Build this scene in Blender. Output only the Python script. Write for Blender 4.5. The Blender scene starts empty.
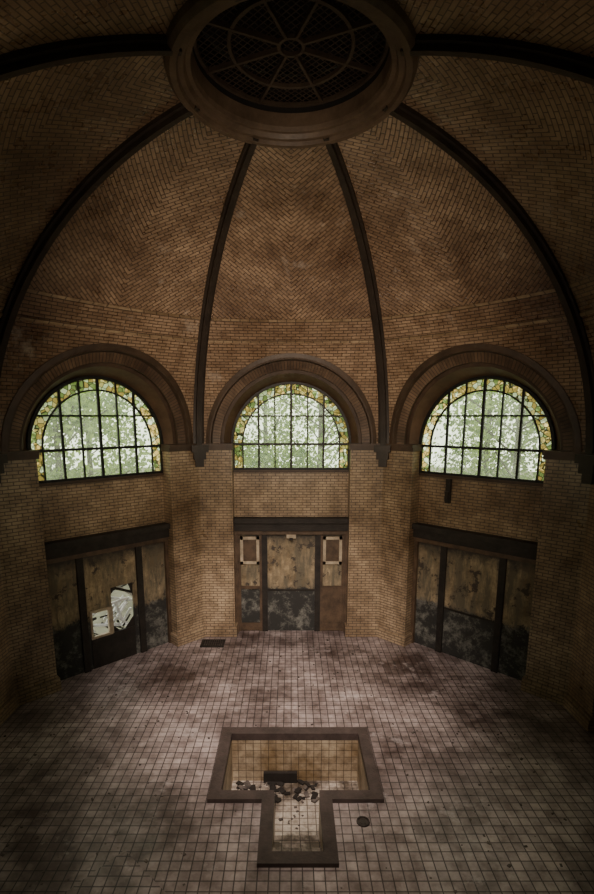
import bpy, bmesh, math, random
from math import sin, cos, tan, radians, sqrt, pi
from mathutils import Vector, Matrix
random.seed(7)
S=bpy.context.scene
# ------------------------------------------------------------------ materials
class NT:
    def __init__(s,name):
        s.m=bpy.data.materials.new(name); s.m.use_nodes=True
        s.t=s.m.node_tree; s.t.nodes.clear()
        s.out=s.t.nodes.new('ShaderNodeOutputMaterial')
    def n(s,typ,**kw):
        nd=s.t.nodes.new(typ)
        for k,v in kw.items(): setattr(nd,k,v)
        return nd
    def l(s,a,b): s.t.links.new(a,b)
    def mix(s,a,b,fac,mode='MIX'):
        nd=s.t.nodes.new('ShaderNodeMix'); nd.data_type='RGBA'; nd.blend_type=mode
        for sock,v in ((nd.inputs[0],fac),(nd.inputs[6],a),(nd.inputs[7],b)):
            if isinstance(v,bpy.types.NodeSocket): s.l(v,sock)
            elif isinstance(v,(tuple,list)): sock.default_value=(v[0],v[1],v[2],1)
            else: sock.default_value=v
        return nd.outputs[2]
    def ramp(s,src,p0,p1,c0=(0,0,0),c1=(1,1,1)):
        nd=s.t.nodes.new('ShaderNodeValToRGB')
        e=nd.color_ramp.elements
        e[0].position=p0; e[1].position=p1
        e[0].color=(*c0,1); e[1].color=(*c1,1)
        s.l(src,nd.inputs[0]); return nd.outputs[0]
    def noise(s,vec,scale,detail=4,rough=.6):
        nd=s.n('ShaderNodeTexNoise'); nd.inputs['Scale'].default_value=scale
        nd.inputs['Detail'].default_value=detail; nd.inputs['Roughness'].default_value=rough
        if vec is not None: s.l(vec,nd.inputs['Vector'])
        return nd.outputs[0]
    def bsdf(s,col,rough=.6,bump=None,bs=.3,metal=0,spec=.5):
        b=s.n('ShaderNodeBsdfPrincipled')
        if isinstance(col,bpy.types.NodeSocket): s.l(col,b.inputs['Base Color'])
        else: b.inputs['Base Color'].default_value=(*col,1)
        if isinstance(rough,bpy.types.NodeSocket): s.l(rough,b.inputs['Roughness'])
        else: b.inputs['Roughness'].default_value=rough
        b.inputs['Metallic'].default_value=metal
        b.inputs['Specular IOR Level'].default_value=spec
        if bump is not None:
            bn=s.n('ShaderNodeBump'); bn.inputs['Strength'].default_value=bs; bn.inputs['Distance'].default_value=.02
            s.l(bump,bn.inputs['Height']); s.l(bn.outputs[0],b.inputs['Normal'])
        s.l(b.outputs[0],s.out.inputs[0]); return b

def brickmat(name,c1,c2,mortar,bw,rh,ms,rough=.4,offset=.5,grime=(.25,.2,.16),gs=.5,g0=.35,g1=.7,light=None,spec=.5,bias=0.,lfac=.45,bump=.35,l0=.58,g2c=(.5,.46,.43)):
    N=NT(name)
    uv=N.n('ShaderNodeUVMap').outputs[0]
    geo=N.n('ShaderNodeNewGeometry').outputs['Position']
    b=N.n('ShaderNodeTexBrick'); b.offset=offset
    b.inputs['Scale'].default_value=1; b.inputs['Brick Width'].default_value=bw; b.inputs['Row Height'].default_value=rh
    b.inputs['Mortar Size'].default_value=ms; b.inputs['Mortar Smooth'].default_value=.1; b.inputs['Bias'].default_value=bias
    b.inputs['Color1'].default_value=(*c1,1); b.inputs['Color2'].default_value=(*c2,1); b.inputs['Mortar'].default_value=(*mortar,1)
    N.l(uv,b.inputs['Vector'])
    col=b.outputs['Color']
    g=N.ramp(N.noise(geo,gs,6,.65),g0,g1,grime,(1,1,1))
    col=N.mix(col,g,.95,'MULTIPLY')
    g2=N.ramp(N.noise(geo,gs*7,4,.7),.35,.6,g2c,(1,1,1))
    col=N.mix(col,g2,.8,'MULTIPLY')
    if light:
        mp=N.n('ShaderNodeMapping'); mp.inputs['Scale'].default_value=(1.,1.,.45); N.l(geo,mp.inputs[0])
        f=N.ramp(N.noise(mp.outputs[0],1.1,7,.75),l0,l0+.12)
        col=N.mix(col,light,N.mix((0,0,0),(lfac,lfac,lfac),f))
    inv=N.n('ShaderNodeMath',operation='SUBTRACT'); inv.inputs[0].default_value=1; N.l(b.outputs['Fac'],inv.inputs[1])
    r=N.n('ShaderNodeMapRange'); r.inputs[3].default_value=rough-.08; r.inputs[4].default_value=rough+.3
    N.l(N.noise(geo,2.3,4),r.inputs[0])
    N.bsdf(col,r.outputs[0],inv.outputs[0],bump,spec=spec)
    return N.m

M={}
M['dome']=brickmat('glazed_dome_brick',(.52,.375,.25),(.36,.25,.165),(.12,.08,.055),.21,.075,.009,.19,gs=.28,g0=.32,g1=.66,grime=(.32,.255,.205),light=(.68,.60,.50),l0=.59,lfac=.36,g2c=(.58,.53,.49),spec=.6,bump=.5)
M['wall']=brickmat('glazed_wall_brick',(.60,.46,.30),(.48,.355,.225),(.18,.13,.09),.22,.075,.010,.24,gs=.4,grime=(.26,.21,.16),spec=.6)
M['vous']=brickmat('arch_voussoir_brick',(.24,.155,.095),(.17,.11,.066),(.07,.045,.03),.08,.25,.010,.4,gs=.5)
M['floor']=brickmat('floor_tile',(.57,.47,.44),(.39,.315,.295),(.10,.078,.07),.155,.155,.009,.26,offset=0,grime=(.17,.13,.115),gs=.38,g0=.38,g1=.60,light=(.72,.64,.61),spec=.5,bump=.4,g2c=(.40,.35,.33))
M['pool']=brickmat('bath_floor_tile',(.62,.55,.46),(.46,.39,.32),(.13,.10,.08),.15,.15,.008,.32,offset=0,gs=1.3,grime=(.15,.12,.09),g0=.40,g1=.56)
M['poolw']=brickmat('bath_wall_tile',(.60,.49,.34),(.50,.40,.27),(.20,.15,.10),.15,.15,.007,.30,offset=0,gs=.8,grime=(.40,.32,.22),g0=.35,g1=.60)

def simple(name,c,rough=.6,metal=0,ns=3,var=.5,spec=.4):
    N=NT(name); geo=N.n('ShaderNodeNewGeometry').outputs['Position']
    no=N.noise(geo,ns,6,.7)
    col=N.mix(tuple(x*var for x in c),c,N.ramp(no,.35,.65))
    N.bsdf(col,rough,N.noise(geo,ns*9,3),.25,metal,spec)
    return N.m
M['rib']=simple('painted_rib_steel',(.034,.024,.017),.45,0,2,.5)
M['trim']=simple('brown_moulding',(.070,.042,.026),.5,0,2,.5)
M['ring']=simple('oculus_ring_moulding',(.15,.10,.066),.45,0,2,.5)
M['soffit']=simple('brown_soffit_plaster',(.12,.072,.042),.55,0,1.5,.55)
M['dark']=simple('dark_rotten_wood',(.026,.020,.015),.7,0,4,.4)
M['wood']=simple('stained_brown_wood',(.11,.07,.042),.55,0,3,.4)
M['cream']=simple('cream_painted_wood',(.48,.39,.27),.6,0,5,.5)
M['kerb']=simple('bath_kerb_stone',(.080,.056,.048),.5,0,3,.5)
M['iron']=simple('window_iron',(.015,.014,.013),.5,.3,5,.6)
M['grille']=simple('oculus_grille_iron',(.075,.052,.036),.5,.1,5,.6)
M['rub']=simple('rubble_plaster',(.16,.13,.11),.9,0,8,.4)
M['rubw']=simple('broken_white_board',(.80,.79,.77),.8,0,3,.6)
M['ground']=simple('weedy_ground',(.20,.19,.13),.95,0,1,.5)
M['bark']=simple('tree_bark',(.10,.08,.06),.9,0,6,.5)
M['metal']=simple('rusty_drain_metal',(.10,.08,.07),.5,.5,12,.5)
M['cap']=simple('lantern_dark_board',(.012,.009,.007),.8,0,2,.5)  # near-black board closing the oculus lantern
M['concrete']=simple('gallery_plaster',(.30,.22,.15),.8,0,1,.6)

def plaster():
    N=NT('peeling_wall_plaster'); geo=N.n('ShaderNodeNewGeometry').outputs['Position']
    sx=N.n('ShaderNodeSeparateXYZ'); N.l(geo,sx.inputs[0])
    n1=N.noise(geo,1.3,8,.75); n2=N.noise(geo,3.0,8,.75)
    a=N.n('ShaderNodeMath',operation='MULTIPLY_ADD'); N.l(n2,a.inputs[0]); a.inputs[1].default_value=.9; N.l(sx.outputs[2],a.inputs[2])
    mr=N.n('ShaderNodeMapRange'); mr.inputs[1].default_value=1.72; mr.inputs[2].default_value=1.80; N.l(a.outputs[0],mr.inputs[0])
    # vertical damp streaks
    mp=N.n('ShaderNodeMapping'); mp.inputs['Scale'].default_value=(1,1,.22); N.l(geo,mp.inputs[0])
    st=N.ramp(N.noise(mp.outputs[0],3.4,7,.75),.42,.60)
    crm=N.mix((.15,.105,.055),(.45,.345,.205),N.ramp(n1,.40,.62))
    crm=N.mix((.12,.10,.065),crm,st)
    crm=N.mix(crm,(.05,.038,.028),N.ramp(n2,.56,.60))
    low=N.mix((.024,.023,.020),(.17,.165,.14),N.ramp(N.noise(geo,2.6,9,.8),.49,.64))
    mt=N.n('ShaderNodeMapRange'); mt.inputs[1].default_value=3.0; mt.inputs[2].default_value=3.35; N.l(a.outputs[0],mt.inputs[0])
    col=N.mix(low,crm,mr.outputs[0])
    col=N.mix(col,(.04,.033,.026),mt.outputs[0])
    N.bsdf(col,.8,n2,.5); return N.m
M['plaster']=plaster()

def glass(name,stained):
    N=NT(name); geo=N.n('ShaderNodeNewGeometry').outputs['Position']
    tr=N.n('ShaderNodeBsdfTransparent'); tl=N.n('ShaderNodeBsdfTranslucent')
    mx=N.n('ShaderNodeMixShader')
    if stained:
        v=N.n('ShaderNodeTexVoronoi'); v.inputs['Scale'].default_value=9; N.l(geo,v.inputs['Vector'])
        sep=N.n('ShaderNodeSeparateColor'); N.l(v.outputs['Color'],sep.inputs[0])
        cr=N.n('ShaderNodeValToRGB'); cr.color_ramp.interpolation='CONSTANT'
        e=cr.color_ramp.elements; e[0].position=0; e[0].color=(.45,.32,.10,1); e[1].position=.35; e[1].color=(.62,.68,.46,1)
        for p,c in ((.6,(.20,.26,.09,1)),(.78,(.62,.50,.20,1))):
            q=e.new(p); q.color=c
        N.l(sep.outputs[0],cr.inputs[0])
        v2=N.n('ShaderNodeTexVoronoi'); v2.feature='DISTANCE_TO_EDGE'; v2.inputs['Scale'].default_value=9; N.l(geo,v2.inputs['Vector'])
        edge=N.ramp(v2.outputs['Distance'],.03,.08)
        c=N.mix((.04,.04,.02),cr.outputs[0],edge)
        N.l(c,tr.inputs[0]); N.l(c,tl.inputs[0]); mx.inputs[0].default_value=.5
    else:
        d=N.ramp(N.noise(geo,2.0,5,.7),.3,.7,(.64,.70,.50),(.93,.98,.84))
        N.l(d,tr.inputs[0]); tl.inputs[0].default_value=(.78,.84,.66,1)
        f=N.n('ShaderNodeMapRange'); f.inputs[3].default_value=.04; f.inputs[4].default_value=.34
        N.l(N.noise(geo,1.2,4,.7),f.inputs[0]); N.l(f.outputs[0],mx.inputs[0])
    N.l(tr.outputs[0],mx.inputs[1]); N.l(tl.outputs[0],mx.inputs[2]); N.l(mx.outputs[0],N.out.inputs[0])
    return N.m
M['glass']=glass('dirty_window_glass',False); M['stain']=glass('stained_border_glass',True)

def leafm():
    N=NT('tree_leaf'); geo=N.n('ShaderNodeNewGeometry').outputs['Position']
    c=N.mix((.10,.18,.04),(.42,.54,.16),N.ramp(N.noise(geo,1.0,4),.38,.62))
    d=N.n('ShaderNodeBsdfDiffuse'); t=N.n('ShaderNodeBsdfTranslucent'); N.l(c,d.inputs[0]); N.l(c,t.inputs[0])
    m=N.n('ShaderNodeMixShader'); m.inputs[0].default_value=.5
    N.l(d.outputs[0],m.inputs[1]); N.l(t.outputs[0],m.inputs[2]); N.l(m.outputs[0],N.out.inputs[0]); return N.m
M['leaf']=leafm()

# ------------------------------------------------------------------ mesh builder (bay-local coordinates)
def link(o): S.collection.objects.link(o); return o
def empty(name):
    o=bpy.data.objects.new(name,None); o.empty_display_size=.2; return link(o)
class MB:
    def __init__(s): s.v=[];s.f=[];s.m=[];s.uv=[];s.mats=[]
    def mi(s,k):
        if k not in s.mats: s.mats.append(k)
        return s.mats.index(k)
    def face(s,pts,mat,uv=None):
        b=len(s.v); s.v+= [tuple(p) for p in pts]; s.f.append(list(range(b,b+len(pts)))); s.m.append(s.mi(mat))
        if uv is None:
            p=[Vector(q) for q in pts]; n=Vector((0,0,0))
            for i in range(len(p)):
                a,c=p[i],p[(i+1)%len(p)]
                n+=Vector(((a.y-c.y)*(a.z+c.z),(a.z-c.z)*(a.x+c.x),(a.x-c.x)*(a.y+c.y)))
            ax=[abs(n.x),abs(n.y),abs(n.z)]; k=ax.index(max(ax))
            uv=[((q.y,q.z),(q.x,q.z),(q.x,q.y))[k] for q in p]
        s.uv.append(uv)
    def box(s,x0,x1,y0,y1,z0,z1,mat,M3=None):
        c=[Vector((x,y,z)) for x in (x0,x1) for y in (y0,y1) for z in (z0,z1)]
        if M3 is not None: c=[M3@q for q in c]
        for idx in ((0,1,3,2),(4,6,7,5),(0,4,5,1),(2,3,7,6),(0,2,6,4),(1,5,7,3)):
            s.face([c[i] for i in idx],mat)
    def build(s,name,ang=0,parent=None,smooth=False,merge=False):
        a=radians(ang); ca,sa=cos(a),sin(a)
        me=bpy.data.meshes.new(name)
        me.from_pydata([(x*ca+y*sa,-x*sa+y*ca,z) for x,y,z in s.v],[],s.f)
        for k in s.mats: me.materials.append(M[k])
        ul=me.uv_layers.new(name='UVMap')
        for p,mi,uv in zip(me.polygons,s.m,s.uv):
            p.material_index=mi; p.use_smooth=smooth
            for k,li in enumerate(p.loop_indices): ul.data[li].uv=uv[k]
        if merge:
            bm=bmesh.new(); bm.from_mesh(me); bmesh.ops.remove_doubles(bm,verts=bm.verts,dist=.0008)
            bmesh.ops.recalc_face_normals(bm,faces=bm.faces); bm.to_mesh(me); bm.free()
        me.update()
        o=link(bpy.data.objects.new(name,me))
        if parent: o.parent=parent
        return o

# ------------------------------------------------------------------ geometry constants
A=6.0; T=tan(radians(22.5)); C=cos(radians(22.5)); SN=sin(radians(22.5))
H=A*T; R0=A/C; B=1.60; YW=6.44; SILL=4.73; SP=5.48; RB=1.64; RF=2.14; RT=2.27; ZT=8.0; ZO=10.56
def R(z):
    if z<=5.48: return R0
    q=(z-5.17)/5.58
    return R0*sqrt(max(0,1-q*q))*1.0017
def blend(z):
    t=min(1,max(0,(z-6.0)/4.3)); return t*t*(3-2*t)
def rho(al,z):
    t=blend(z); return R(z)*((1-t)*C/cos(al)+t)
def ysurf(x,z):
    r=R(z)*C
    al=math.atan2(x,r)
    for _ in range(8):
        r=rho(al,z); al=math.asin(max(-.5,min(.5,x/r)))
    return r*cos(al)
arc=[0];zs_=[SP]
N_=200
for i in range(1,N_+1):
    z=SP+(10.7-SP)*i/N_; dz=z-zs_[-1]; dr=R(z)-R(zs_[-1]); arc.append(arc[-1]+sqrt(dz*dz+dr*dr)); zs_.append(z)
def arcl(z):
    f=(z-SP)/(10.7-SP)*N_; i=max(0,min(N_-1,int(f))); return arc[i]+(arc[i+1]-arc[i])*(f-i)

names={0:'back',-45:'back_left',45:'back_right',-90:'left',90:'right',-135:'front_left',135:'front_right',180:'front'}
vault=MB()
def rotl(p,ang):
    a=radians(ang); return (p[0]*cos(a)+p[1]*sin(a),-p[0]*sin(a)+p[1]*cos(a),p[2])
def vface(pts,ang,mat,uv): vault.face([rotl(p,ang) for p in pts],mat,uv)
def ray_out(phi,sp,zt):
    lo,hi=0,6
    for _ in range(40):
        t=(lo+hi)/2; x=t*cos(phi); z=sp+t*sin(phi)
        if abs(x)>=R(z)*SN or z>=zt: hi=t
        else: lo=t
    return lo
def bay_vault(ang,sp,zt,rf):
    phis=[pi*i/48 for i in range(49)]
    xc=R(zt)*SN; pc=math.atan2(zt-sp,xc); phis+= [pc,pi-pc]; phis=sorted(phis)
    rings=6
    grid=[]
    for ph in phis:
        t1=max(ray_out(ph,sp,zt),rf); row=[]
        for k in range(rings+1):
            t=rf+(t1-rf)*k/rings
            x=t*cos(ph); zz=sp+t*sin(ph)
            row.append((x,ysurf(x,zz),zz))
        grid.append(row)
    for i in range(len(phis)-1):
        for k in range(rings):
            p=[grid[i][k],grid[i][k+1],grid[i+1][k+1],grid[i+1][k]]
            uv=[(q[0],arcl(max(q[2],SP))) for q in p]
            vface(p,ang,'dome',uv)
    nz=26; na=14
    za=[zt+(ZO+.06-zt)*(1-(1-i/nz)**1.6) for i in range(nz+1)]
    for i in range(nz):
        for j in range(na):
            p=[]
            for zz,jj in ((za[i],j),(za[i],j+1),(za[i+1],j+1),(za[i+1],j)):
                al=radians(-22.5+45*jj/na); r=rho(al,zz); p.append((r*sin(al),r*cos(al),zz))
            mid=(za[i]+za[i+1])/2
            if mid<8.45: uv=[(q[0],arcl(q[2])) for q in p]
            else:
                sgn=-1 if (p[0][0]+p[1][0])<0 else 1
                uv=[(lambda a,v:((a+v)*.7071,(v-a)*.7071))(sgn*q[0],arcl(q[2])) for q in p]
            vface(p,ang,'dome',uv)

def arch_trim(mb,sp):
    n=48
    def P(r,ph,dy=0,yabs=None):
        x=r*cos(ph); z=sp+r*sin(ph)
        y=yabs if yabs is not None else ysurf(x,z)+dy
        return (x,y,z)
    for i in range(n):
        a,b=pi*i/n,pi*(i+1)/n
        prof=[]
        for ph in (a,b):
            prof.append([P(RT,ph,.03),P(RT,ph,-.07),P(RT-.10,ph,-.10),P(RT-.14,ph,-.10),P(RT-.16,ph,.02),
                         P(1.90,ph,.06),P(1.90,ph,.17),P(1.82,ph,.17),P(RB,ph,yabs=YW)])
        kinds=['trim','trim','trim','trim','vous','trim','trim','soffit']
        for k in range(8):
            u0,u1=a*2.1,b*2.1
            if kinds[k]=='vous': uv=[(u0,0),(u0,.24),(u1,.24),(u1,0)]
            else: uv=[(u0,k*.1),(u0,k*.1+.1),(u1,k*.1+.1),(u1,k*.1)]
            mb.face([prof[0][k],prof[0][k+1],prof[1][k+1],prof[1][k]],kinds[k],uv)

def window(ang,idx):
    e=empty('window_%d'%idx)
    RI=1.33; y=YW-.03
    g=MB(); st=MB(); fr=MB()
    n=32
    g.face([(-RI,y,SILL+.02),(RI,y,SILL+.02),(RI,y,SP),(-RI,y,SP)],'glass')
    g.face([(RI*cos(pi*i/n),y,SP+RI*sin(pi*i/n)) for i in range(n+1)],'glass')
    for sg in (-1,1):
        st.face([(sg*RI,y,SILL),(sg*1.66,y,SILL),(sg*1.66,y,SP),(sg*RI,y,SP)],'stain')
    for i in range(n):
        a,b=pi*i/n,pi*(i+1)/n
        st.face([(RI*cos(a),y,SP+RI*sin(a)),(1.68*cos(a),y,SP+1.68*sin(a)),(1.68*cos(b),y,SP+1.68*sin(b)),(RI*cos(b),y,SP+RI*sin(b))],'stain')
        for r0,r1,yy in ((RI-.018,RI+.018,y-.03),(1.58,1.65,y-.06)):
            q=[(r*cos(t),sp_,SP+r*sin(t)) for t in (a,b) for r in (r0,r1) for sp_ in (yy,y+.02)]
            for idxs in ((0,2,6,4),(1,3,7,5),(0,1,5,4),(2,3,7,6)):
                fr.face([q[k] for k in idxs],'iron')
    for sg in (-1,1):
        x=sg*RI; fr.box(x-.018,x+.018,y-.03,y+.02,SILL,SP,'iron')
        x=sg*1.6; fr.box(x-.04,x+.04,y-.06,y+.02,SILL,SP,'iron')
    for k,x in enumerate((-.89,-.445,0,.445,.89)):
        w=(.05,.034,.062,.034,.05)[k]
        fr.box(x-w/2,x+w/2,y-.04,y+.02,SILL,SP+sqrt(1.62**2-x*x),'iron')
    for z,w in ((SILL+.04,.08),(SP-.02,.06),(6.22,.04)):
        x=1.62 if z<=SP else sqrt(1.62**2-(z-SP)**2)
        fr.box(-x,x,y-.045,y+.02,z-w/2,z+w/2,'iron')
    g.build('glass_panes',ang,e); st.build('stained_border',ang,e); fr.build('iron_frame',ang,e)
    return e

def niche(ang,idx,kind):
    e=empty('door_%d'%idx)
    p=MB(); y=6.38
    p.box(-1.6,1.6,6.12,YW-.04,3.28,3.42,'dark'); p.box(-1.6,1.6,6.20,YW-.04,3.05,3.30,'dark'); p.box(-1.6,1.6,6.26,YW-.04,2.93,3.06,'wood')
    for sg in (-1,1):
        x=sg*.76; p.box(x-.08,x+.08,6.31,YW,0,2.95,'dark')
        x=sg*1.56; p.box(x-.04,x+.05,6.29,YW,0,2.95,'wood')
    p.build('frame',ang,e)
    q=MB()
    def panel(x0,x1,z0,z1,d=0): q.box(x0,x1,y-d,y+.05,z0,z1,'plaster')
    if kind=='hole':
        # smashed lower panel: square hatch on the left, taller ragged gap on the right, dark board below standing in for the shade of the door gap
        panel(-.68,.68,1.98,3.0); panel(-.68,-.03,1.5,1.98); panel(.56,.68,.0,1.98); panel(-.68,-.6,0,1.5)
        q.box(-.6,.56,y-.02,y+.05,0,.80,'dark'); q.box(-.12,-.02,y,y+.05,.80,1.5,'dark')
        for tri in (((-.03,1.98),(.14,1.98),(-.03,1.80)),((.56,1.98),(.56,1.62),(.44,1.98)),((.56,.80),(.56,1.10),(.30,.80)),((-.03,.80),(.16,.80),(-.03,.98)),((-.6,.8),(-.42,.8),(-.6,.95))):
            q.face([(a,y+.02,b) for a,b in tri],'dark')
        fr=MB(); fr.box(-.60,-.55,6.34,6.42,.80,1.5,'cream'); fr.box(-.6,-.05,6.34,6.42,.78,.84,'cream'); fr.box(-.6,-.05,6.34,6.42,1.45,1.51,'cream')
        fr.box(-.14,-.03,6.33,6.42,.80,1.51,'cream')
        fr.build('hatch_frame',ang,e)
    else:
        panel(-.68,.68,0,3.0)
    if kind=='centre':
        for sg in (-1,1):
            x0,x1=sorted((sg*.84,sg*1.52))
            q.box(x0,x1,y,y+.05,0,3.0,'plaster')
            f=MB(); c=(x0+x1)/2
            for bx in ((c-.27,c-.19,2.05,2.85),(c+.19,c+.27,2.05,2.85),(c-.27,c+.27,2.05,2.13),(c-.27,c+.27,2.77,2.85)):
                f.box(bx[0],bx[1],6.31,y,bx[2],bx[3],'cream')
            f.box(c-.19,c+.19,6.35,y,2.13,2.77,'wood')
            f.box(x0,x0+.07,6.33,y,0,2.9,'wood'); f.box(x1-.07,x1,6.33,y,0,2.9,'wood')
            f.box(x0+.07,x1-.07,6.33,y,1.30,1.38,'wood'); f.box(x0+.07,x1-.07,6.33,y,.02,.25,'wood')
            if sg>0: f.box(x0+.07,x1-.07,6.355,y,.25,1.30,'wood')
            f.build('door_leaf',ang,e)
        l=MB(); l.box(-.13,.13,6.26,y,2.82,2.93,'cream'); l.box(-.05,.05,6.20,6.30,2.78,2.84,'dark'); l.build('lamp_fitting',ang,e)
    else:
        panel(-1.54,-.82,0,3.0); panel(.82,1.54,0,3.0)
    q.box(-.68,.68,y-.03,y,1.24 if kind!='hole' else 2.98,1.28 if kind!='hole' else 3.0,'dark')
    q.build('plaster_panel',ang,e)

def bay(ang,wi):
    nm=names[ang]; w=MB(); sp=SP if ang!=180 else 6.5
    for sg in (-1,1):
        w.face([(sg*B,A,0),(sg*H,A,0),(sg*H,A,sp),(sg*B,A,sp)],'wall')
        w.face([(sg*B,A,0),(sg*B,YW,0),(sg*B,YW,sp),(sg*B,A,sp)],'wall')
        w.face([(sg*B,A-.3 if ang==180 else A,sp-.02),(sg*H,A-.3 if ang==180 else A,sp-.02),(sg*H,YW,sp-.02),(sg*B,YW,sp-.02)],'wall')
    if ang!=180:
        w.box(-B,B,YW-.03,YW+.12,2.95,SILL,'wall')
        w.box(-B,B,YW-.10,YW+.05,SILL-.05,SILL+.02,'trim')
    else:
        w.box(-B,B,A+.05,YW,0,4.3,'wall')
    w.build('wall_'+nm,ang)
    t=MB()
    if ang!=180:
        bay_vault(ang,sp,ZT,RF); arch_trim(t,sp)
        for sg in (-1,1):
            x0,x1=sorted((sg*(B-.04),sg*(H-.02)))
            t.box(x0,x1,A-.05,YW-.04,sp-.16,sp-.06,'trim')
            t.box(x0,x1,A-.10,YW-.04,sp-.06,sp+.02,'trim')
    else:
        bay_vault(ang,sp,8.9,2.12)
        for i in range(32):
            q=[]
            for ph in (pi*i/32,pi*(i+1)/32):
                x=2.12*cos(ph); z=sp+2.12*sin(ph)
                q.append(((x,ysurf(x,z),z),(x,YW,z)))
            t.face([q[0][0],q[0][1],q[1][1],q[1][0]],'soffit')
    t.build('trim_%d'%wi,ang)
    b=MB()
    for sg in (-1,1):
        x0,x1=sorted((sg*(B-.05),sg*(H+.0)))
        b.box(x0,x1,A-.07,A+.4,0,.24,'wall'); b.box(x0,x1,A-.04,A+.4,.24,.30,'wall')
    b.build('baseboard_'+nm,ang)

order=[0,-45,45,-90,90,-135,135,180]
for i,a in enumerate(order):
    bay(a,i+1)
    if a!=180:
        window(a,i+1)
        niche(a,i+1,{0:'centre',-45:'hole'}.get(a,'plain'))
vault.build('ceiling',0,smooth=True,merge=True)

# ------------------------------------------------------------------ ribs
def rib(ang):
    mb=MB(); n=46
    pts=[(R0,5.15),(R0,SP)]
    for i in range(1,n+1):
        th=i/n*math.acos(1.45/ (R0*1.0017))
        r=R0*1.0017*cos(th); pts.append((r,5.17+5.58*sin(th)))
    pts=[p for k,p in enumerate(pts) if k<2 or p[1]>SP+.02]
    sec=[]
    for k,(r,z) in enumerate(pts):
        a=pts[max(0,k-1)]; b=pts[min(len(pts)-1,k+1)]
        d=Vector((b[0]-a[0],b[1]-a[1])).normalized(); nrm=Vector((-d.y,d.x))
        if nrm.x>0: nrm=-nrm
        f=k/len(pts); w=.15*(1-f)+.085*f
        q=[]
        for lx,dn in ((-w,-.12),(-w,.06),(-w*.55,.07),(-w*.5,.14),(w*.5,.14),(w*.55,.07),(w,.06),(w,-.12)):
            q.append((lx,r+nrm.x*dn,z+nrm.y*dn))
        sec.append(q)
    for k in range(len(sec)-1):
        for j in range(7):
            mb.face([sec[k][j],sec[k][j+1],sec[k+1][j+1],sec[k+1][j]],'rib')
    mb.face(sec[0],'rib')
    for z0,z1,w,d in ((5.28,5.46,.22,.24),(5.08,5.28,.16,.19),(4.88,5.08,.11,.13)):
        mb.box(-w,w,R0-d,R0+.02,z0,z1,'rib')
    mb.build('ceiling_rib',ang)
for k in range(8): rib(22.5+45*k)

mb=MB()
for k in range(96):
    a0,a1=2*pi*k/96,2*pi*(k+1)/96
    if abs(k-47.5)<6.2: continue
    def ab(a): return (a+pi/8)%(pi/4)-pi/8
    for (zz,zz2,d) in ((ZT-.03,ZT+.03,.025),(8.42,8.47,.02)):
        q=[]
        for a in (a0,a1):
            for z in (zz,zz2):
                for dd in (-.03,d):
                    r=rho(ab(a),z)-dd; q.append((r*sin(a),r*cos(a),z))
        for f in ((1,3,7,5),(0,1,5,4),(2,3,7,6)): mb.face([q[i] for i in f],'wall')
mb.build('trim_9')

# ------------------------------------------------------------------ oculus skylight
e=empty('oculus_skylight')
def lathe(prof,mat,n=96):
    m=MB()
    for i in range(n):
        a,b=2*pi*i/n,2*pi*(i+1)/n
        for k in range(len(prof)-1):
            (r0,z0),(r1,z1)=prof[k],prof[k+1]
            m.face([(r0*cos(a),r0*sin(a),z0),(r1*cos(a),r1*sin(a),z1),(r1*cos(b),r1*sin(b),z1),(r0*cos(b),r0*sin(b),z0)],mat)
    return m
lathe([(1.66,10.72),(1.60,10.50),(1.55,10.45),(1.47,10.45),(1.45,10.50),(1.38,10.50),(1.35,10.56),(1.29,10.56),(1.27,10.62),(1.26,10.80)],'ring').build('moulded_ring',0,e)
lathe([(1.26,10.80),(1.26,11.3)],'cap').build('lantern_drum',0,e)
lathe([(.0,11.45),(1.30,11.3)],'cap').build('lantern_lid',0,e)
zg=10.90
m=MB()
def ringbar(r,w,z,h,mat='grille',n=64):
    for i in range(n):
        a,b=2*pi*i/n,2*pi*(i+1)/n
        q=[(rr*cos(t),rr*sin(t),zz) for t in (a,b) for rr in (r-w/2,r+w/2) for zz in (z-h/2,z+h/2)]
        for f in ((0,2,6,4),(1,3,7,5),(0,1,5,4),(2,3,7,6)): m.face([q[k] for k in f],mat)
for r,w in ((.16,.04),(.80,.045),(1.24,.05)): ringbar(r,w,zg,.05)
for k in range(8):
    Mx=Matrix.Rotation(radians(22.5+45*k),3,'Z')
    m.box(.16,1.26,-.018,.018,zg-.03,zg+.03,'grille',Mx)
for k in range(-15,16):
    c=k*.08
    hl=sqrt(1.25**2-c*c) if abs(c)<1.25 else 0
    for rot in (22.5,112.5):
        Mx=Matrix.Rotation(radians(rot+22.5),3,'Z')
        m.box(-hl,hl,c-.004,c+.004,zg+.03,zg+.04,'grille',Mx)
m.build('iron_grille',0,e)

# ------------------------------------------------------------------ floor with T shaped bath
outer=[(-1.37,1.6),(1.52,1.6),(1.52,-.31),(.67,-.31),(.67,-1.5),(-.48,-1.5),(-.48,-.31),(-1.37,-.31)]
inner=[(-1.17,1.4),(1.32,1.4),(1.32,-.11),(.47,-.11),(.47,-1.3),(-.28,-1.3),(-.28,-.11),(-1.17,-.11)]
bm=bmesh.new()
AF=YW
oc=[bm.verts.new((AF/C*sin(radians(22.5+45*k)),AF/C*cos(radians(22.5+45*k)),0)) for k in range(8)]
hole=[((o[0]+i[0])/2,(o[1]+i[1])/2) for o,i in zip(outer,inner)]
ho=[bm.verts.new((x,y,0)) for x,y in hole]
ed=[bm.edges.new((l[i],l[(i+1)%8])) for l in (oc,ho) for i in range(8)]
bmesh.ops.triangle_fill(bm,use_beauty=True,use_dissolve=False,edges=ed)
uvl=bm.loops.layers.uv.new('UVMap')
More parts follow.
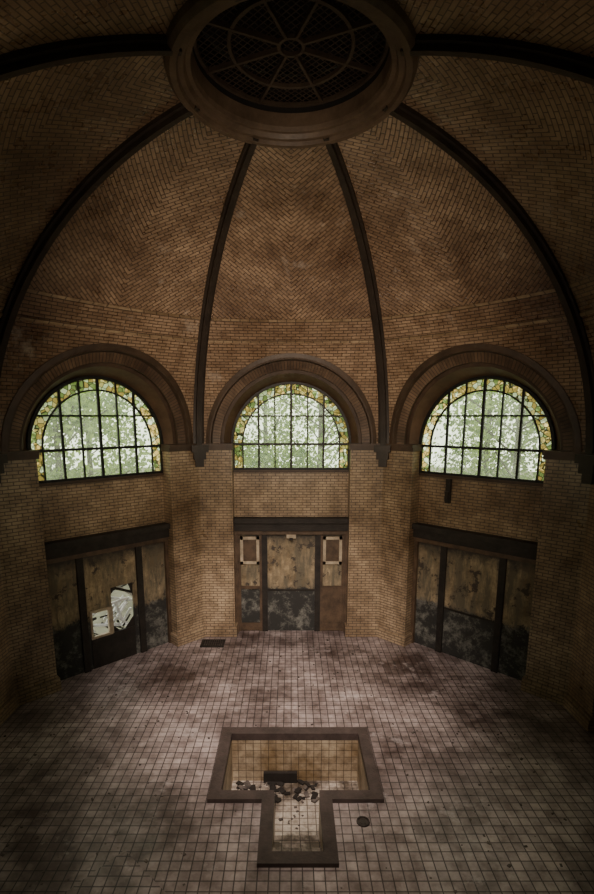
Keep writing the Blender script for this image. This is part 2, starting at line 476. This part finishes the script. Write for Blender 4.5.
for f in bm.faces:
    if f.normal.z<0: f.normal_flip()
    for l in f.loops: l[uvl].uv=(l.vert.co.x,l.vert.co.y)
me=bpy.data.meshes.new('floor'); bm.to_mesh(me); bm.free(); me.materials.append(M['floor'])
link(bpy.data.objects.new('floor',me))

e=empty('sunken_bath'); m=MB(); DP=-.98
kt=.07
for i in range(8):
    j=(i+1)%8; o0,o1,n0,n1=outer[i],outer[j],inner[i],inner[j]
    m.face([(*o0,kt),(*o1,kt),(*n1,kt),(*n0,kt)],'kerb')
    m.face([(*o0,0),(*o1,0),(*o1,kt),(*o0,kt)],'kerb')
    m.face([(*n0,-.08),(*n1,-.08),(*n1,kt),(*n0,kt)],'kerb')
m.build('stone_kerb',0,e)
m=MB()
for i in range(8):
    j=(i+1)%8; n0,n1=inner[i],inner[j]
    m.face([(*n0,DP),(*n1,DP),(*n1,-.08),(*n0,-.08)],'poolw')
m.face([(*inner[0],DP),(*inner[1],DP),(*inner[2],DP),(*inner[7],DP)],'pool')
m.face([(-.28,-.11,DP),(.47,-.11,DP),(.47,-.2,DP),(-.28,-.2,DP)],'pool')
ys=[-1.3,-.93,-.57,-.2]
for k in range(3):
    m.box(-.28,.47,ys[k],ys[k+1],DP,-.24*(k+1),'pool')
m.build('tiled_basin',0,e)
m=MB()
m.box(-.55,.12,1.33,1.40,DP,DP+.22,'dark')
for i in range(70):
    x=random.uniform(-1.1,.5); y=random.uniform(.85,1.35); s=random.uniform(.03,.085)
    Mx=Matrix.Translation((x,y,DP+s*.25))@Matrix.Rotation(random.uniform(0,3),4,'Z')@Matrix.Rotation(random.uniform(-.2,.2),4,'X')
    m.box(-s,s,-s*.6,s*.6,-s*.2,s*.2,'dark' if i%4 else 'rub',Mx)
for i in range(70):
    x=random.uniform(-1.1,1.25); y=random.uniform(-.05,1.35); s=random.uniform(.015,.035)
    Mx=Matrix.Translation((x,y,DP+s*.3))@Matrix.Rotation(random.uniform(0,3),4,'Z')
    m.box(-s,s,-s*.6,s*.6,-s*.3,s*.4,'rub',Mx)
m.build('debris',0,e)

e=empty('floor_drain')
o=lathe([(0,.012),(.05,.012),(.055,.006),(.075,.006),(.08,.02),(.10,.02),(.105,0)],'metal',32).build('cover',0,e); o.location=(1.12,-.7,0)
e=empty('floor_grate'); m=MB()
m.box(-2.5,-1.85,5.28,5.34,.0,.03,'dark'); m.box(-2.5,-1.85,5.66,5.72,0,.03,'dark'); m.box(-2.5,-2.44,5.34,5.66,0,.03,'dark'); m.box(-1.91,-1.85,5.34,5.66,0,.03,'dark')
m.box(-2.44,-1.91,5.34,5.66,0,.006,'iron')
for k in range(9): m.box(-2.41+k*.06,-2.385+k*.06,5.34,5.66,.006,.025,'metal')
m.build('bars',0,e)
m=MB(); Mx=Matrix.Translation((-2.39,-1.29,0))@Matrix.Rotation(radians(-131),4,'Z')
m.box(0,2.6,0,2.0,0,.08,'floor',Mx); m.build('tiled_plinth')

m=MB()
def inpit(x,y): return (-1.5<x<1.65 and -.45<y<1.75) or (-.6<x<.8 and -1.65<y<0)
cnt=0
while cnt<760:
    a=random.uniform(-pi,pi); r=6.0*random.random()**.3*.98
    x,y=r*sin(a),r*cos(a)
    if inpit(x,y) or max(abs(x*cos(radians(k*45))+y*sin(radians(k*45))) for k in range(4))>5.85: continue
    cnt+=1
    s=random.uniform(.008,.022)*(1.5 if random.random()<.1 else 1)
    Mx=Matrix.Translation((x,y,s*.3))@Matrix.Rotation(random.uniform(0,3),4,'Z')@Matrix.Rotation(random.uniform(-.2,.2),4,'X')
    m.box(-s,s,-s*random.uniform(.4,1),s*.7,-s*.3,s*.3,'rub',Mx)
m.build('floor_rubble')

m=MB()
for i in range(90):
    x=random.uniform(-1.1,.9); y=random.uniform(6.8,8.0); z=random.uniform(.3,2.1)
    Mx=Matrix.Translation((x,y,z))@Matrix.Rotation(random.uniform(-1.3,1.3),4,'Y')@Matrix.Rotation(random.uniform(-.5,.5),4,'Z')
    L=random.uniform(.15,.5)
    m.box(-L,L,-.015,.015,-random.uniform(.01,.05),.02,'rubw' if i%3 else 'dark',Mx)
m.build('broken_boards',-45)
m=MB(); m.box(-.80,-.68,6.30,YW-.035,4.05,4.66,'dark'); m.box(-.78,-.70,6.24,6.32,4.1,4.35,'dark'); m.build('cable_duct',45)

# ------------------------------------------------------------------ gallery behind (viewpoint)
m=MB()
m.box(-2.6,2.6,YW,9.6,4.2,4.3,'concrete')
m.face([(-2.6,9.6,4.3),(2.6,9.6,4.3),(2.6,9.6,9),(-2.6,9.6,9)],'concrete')
for sg in (-1,1):
    m.face([(sg*2.6,YW,4.3),(sg*2.6,9.6,4.3),(sg*2.6,9.6,9),(sg*2.6,YW,9)],'concrete')
    m.face([(sg*B,YW,4.3),(sg*2.6,YW,4.3),(sg*2.6,YW,6.5),(sg*B,YW,6.5)],'concrete')
m.face([(-2.6,YW,9),(2.6,YW,9),(2.6,9.6,9),(-2.6,9.6,9)],'concrete')
m.build('wall_gallery',180)

# ------------------------------------------------------------------ outdoors
m=MB()
for k in range(8):
    a0,a1=radians(22.5+45*k),radians(67.5+45*k); r0=(YW+.02)/C; r1=60
    m.face([(r0*sin(a0),r0*cos(a0),-.03),(r1*sin(a0),r1*cos(a0),-.03),(r1*sin(a1),r1*cos(a1),-.03),(r0*sin(a1),r0*cos(a1),-.03)],'ground')
m.build('ground')
def tree(x,y,h,cr,n):
    e=empty('tree'); m=MB(); k=8
    prof=[(.2,0),(.15,h*.3),(.10,h*.6),(.04,h*.95)]
    for i in range(k):
        a,b=2*pi*i/k,2*pi*(i+1)/k
        for (r0,z0),(r1,z1) in zip(prof,prof[1:]):
            m.face([(x+r0*cos(a),y+r0*sin(a),z0),(x+r0*cos(b),y+r0*sin(b),z0),(x+r1*cos(b),y+r1*sin(b),z1),(x+r1*cos(a),y+r1*sin(a),z1)],'bark')
    cl=[]
    for _ in range(34):
        a=random.uniform(0,2*pi); rr=cr*random.uniform(.2,1); zz=random.uniform(h*.12,h)
        c=Vector((x+rr*cos(a),y+rr*sin(a),zz)); cl.append(c)
        base=Vector((x,y,max(.6,zz-rr*.6))); d=c-base
        Mx=Matrix.Translation(base)@d.to_track_quat('Z','Y').to_matrix().to_4x4()
        m.box(-.025,.025,-.025,.025,0,d.length,'bark',Mx)
    m.build('trunk_and_branches',0,e)
    f=MB()
    for _ in range(n):
        c=random.choice(cl); p=c+Vector((random.gauss(0,1),random.gauss(0,1),random.gauss(0,.9)))*cr*.20
        s=random.uniform(.06,.13)
        u=Vector((random.gauss(0,1),random.gauss(0,1),random.gauss(0,1))).normalized()
        v=u.orthogonal().normalized()*s*.7; u=u*s
        f.face([p-u,p-v,p+u,p+v],'leaf')
    f.build('foliage',0,e)
for a,d,h in ((-58,13,9.2),(-47,18,10.2),(-38,14,9.2),(-30,20,10),(-14,17,11),(-4,20,11),(5,15,10),(14,19,11),(30,18,11),(38,13,11),(46,16,12),(54,13,11),(60,18,12),(-66,17,11)):
    tree(d*sin(radians(a)),d*cos(radians(a)),h,2.9,5800)

# ------------------------------------------------------------------ world and added fill spots
w=bpy.data.worlds.new('overcast_sky'); S.world=w; w.use_nodes=True
nt=w.node_tree; bg=nt.nodes['Background']
tc=nt.nodes.new('ShaderNodeTexCoord'); no=nt.nodes.new('ShaderNodeTexNoise'); no.inputs['Scale'].default_value=3
rp=nt.nodes.new('ShaderNodeValToRGB'); rp.color_ramp.elements[0].position=.3; rp.color_ramp.elements[1].position=.7
rp.color_ramp.elements[0].color=(.88,.92,.84,1); rp.color_ramp.elements[1].color=(1,1,.94,1)
nt.links.new(tc.outputs['Generated'],no.inputs[0]); nt.links.new(no.outputs[0],rp.inputs[0]); nt.links.new(rp.outputs[0],bg.inputs[0])
bg.inputs[1].default_value=4.0

def lamp(name,typ,loc,tgt,energy,color,**kw):
    L=bpy.data.lights.new(name,typ); L.energy=energy; L.color=color
    for k,v in kw.items(): setattr(L,k,v)
    o=link(bpy.data.objects.new(name,L)); o.location=loc
    o.rotation_euler=(Vector(tgt)-Vector(loc)).to_track_quat('-Z','Y').to_euler(); return o
warm=(1,.79,.60)
lamp('floor_fill_spot','SPOT',(0,-3.6,9.1),(0,3.9,0),5400,(1,.86,.79),spot_size=radians(52),spot_blend=1,shadow_soft_size=.5)  # added spot out of view, brightens the floor towards the back bay
lamp('bath_fill_spot','SPOT',(0,-3.6,9.1),(0,-.3,0),900,(1,.82,.74),spot_size=radians(52),spot_blend=1,shadow_soft_size=.5)  # weak added fill for the floor around the bath, no real fixture
lamp('frontal_fill_spot','SPOT',(0,-8.6,7.8),(0,6,5.4),3600,warm,spot_size=radians(60),spot_blend=1,shadow_soft_size=.4)  # added frontal fill from behind the camera onto the far walls
lamp('dome_fill_spot','SPOT',(0,-5.0,5.3),(0,4.2,8.9),1250,(1,.82,.64),spot_size=radians(66),spot_blend=1,shadow_soft_size=.35)  # unseen spot added to lift the dome webs

# ------------------------------------------------------------------ camera
cd=bpy.data.cameras.new('camera'); cd.sensor_fit='HORIZONTAL'; cd.sensor_width=36; cd.lens=497.8/594*36
cd.shift_x=(297-291.15)/594; cd.shift_y=63.3/594; cd.clip_start=.05
co=link(bpy.data.objects.new('camera',cd)); co.location=(0,-7.42,6.19)
co.rotation_euler=(radians(90)-.185,0,0)
S.camera=co
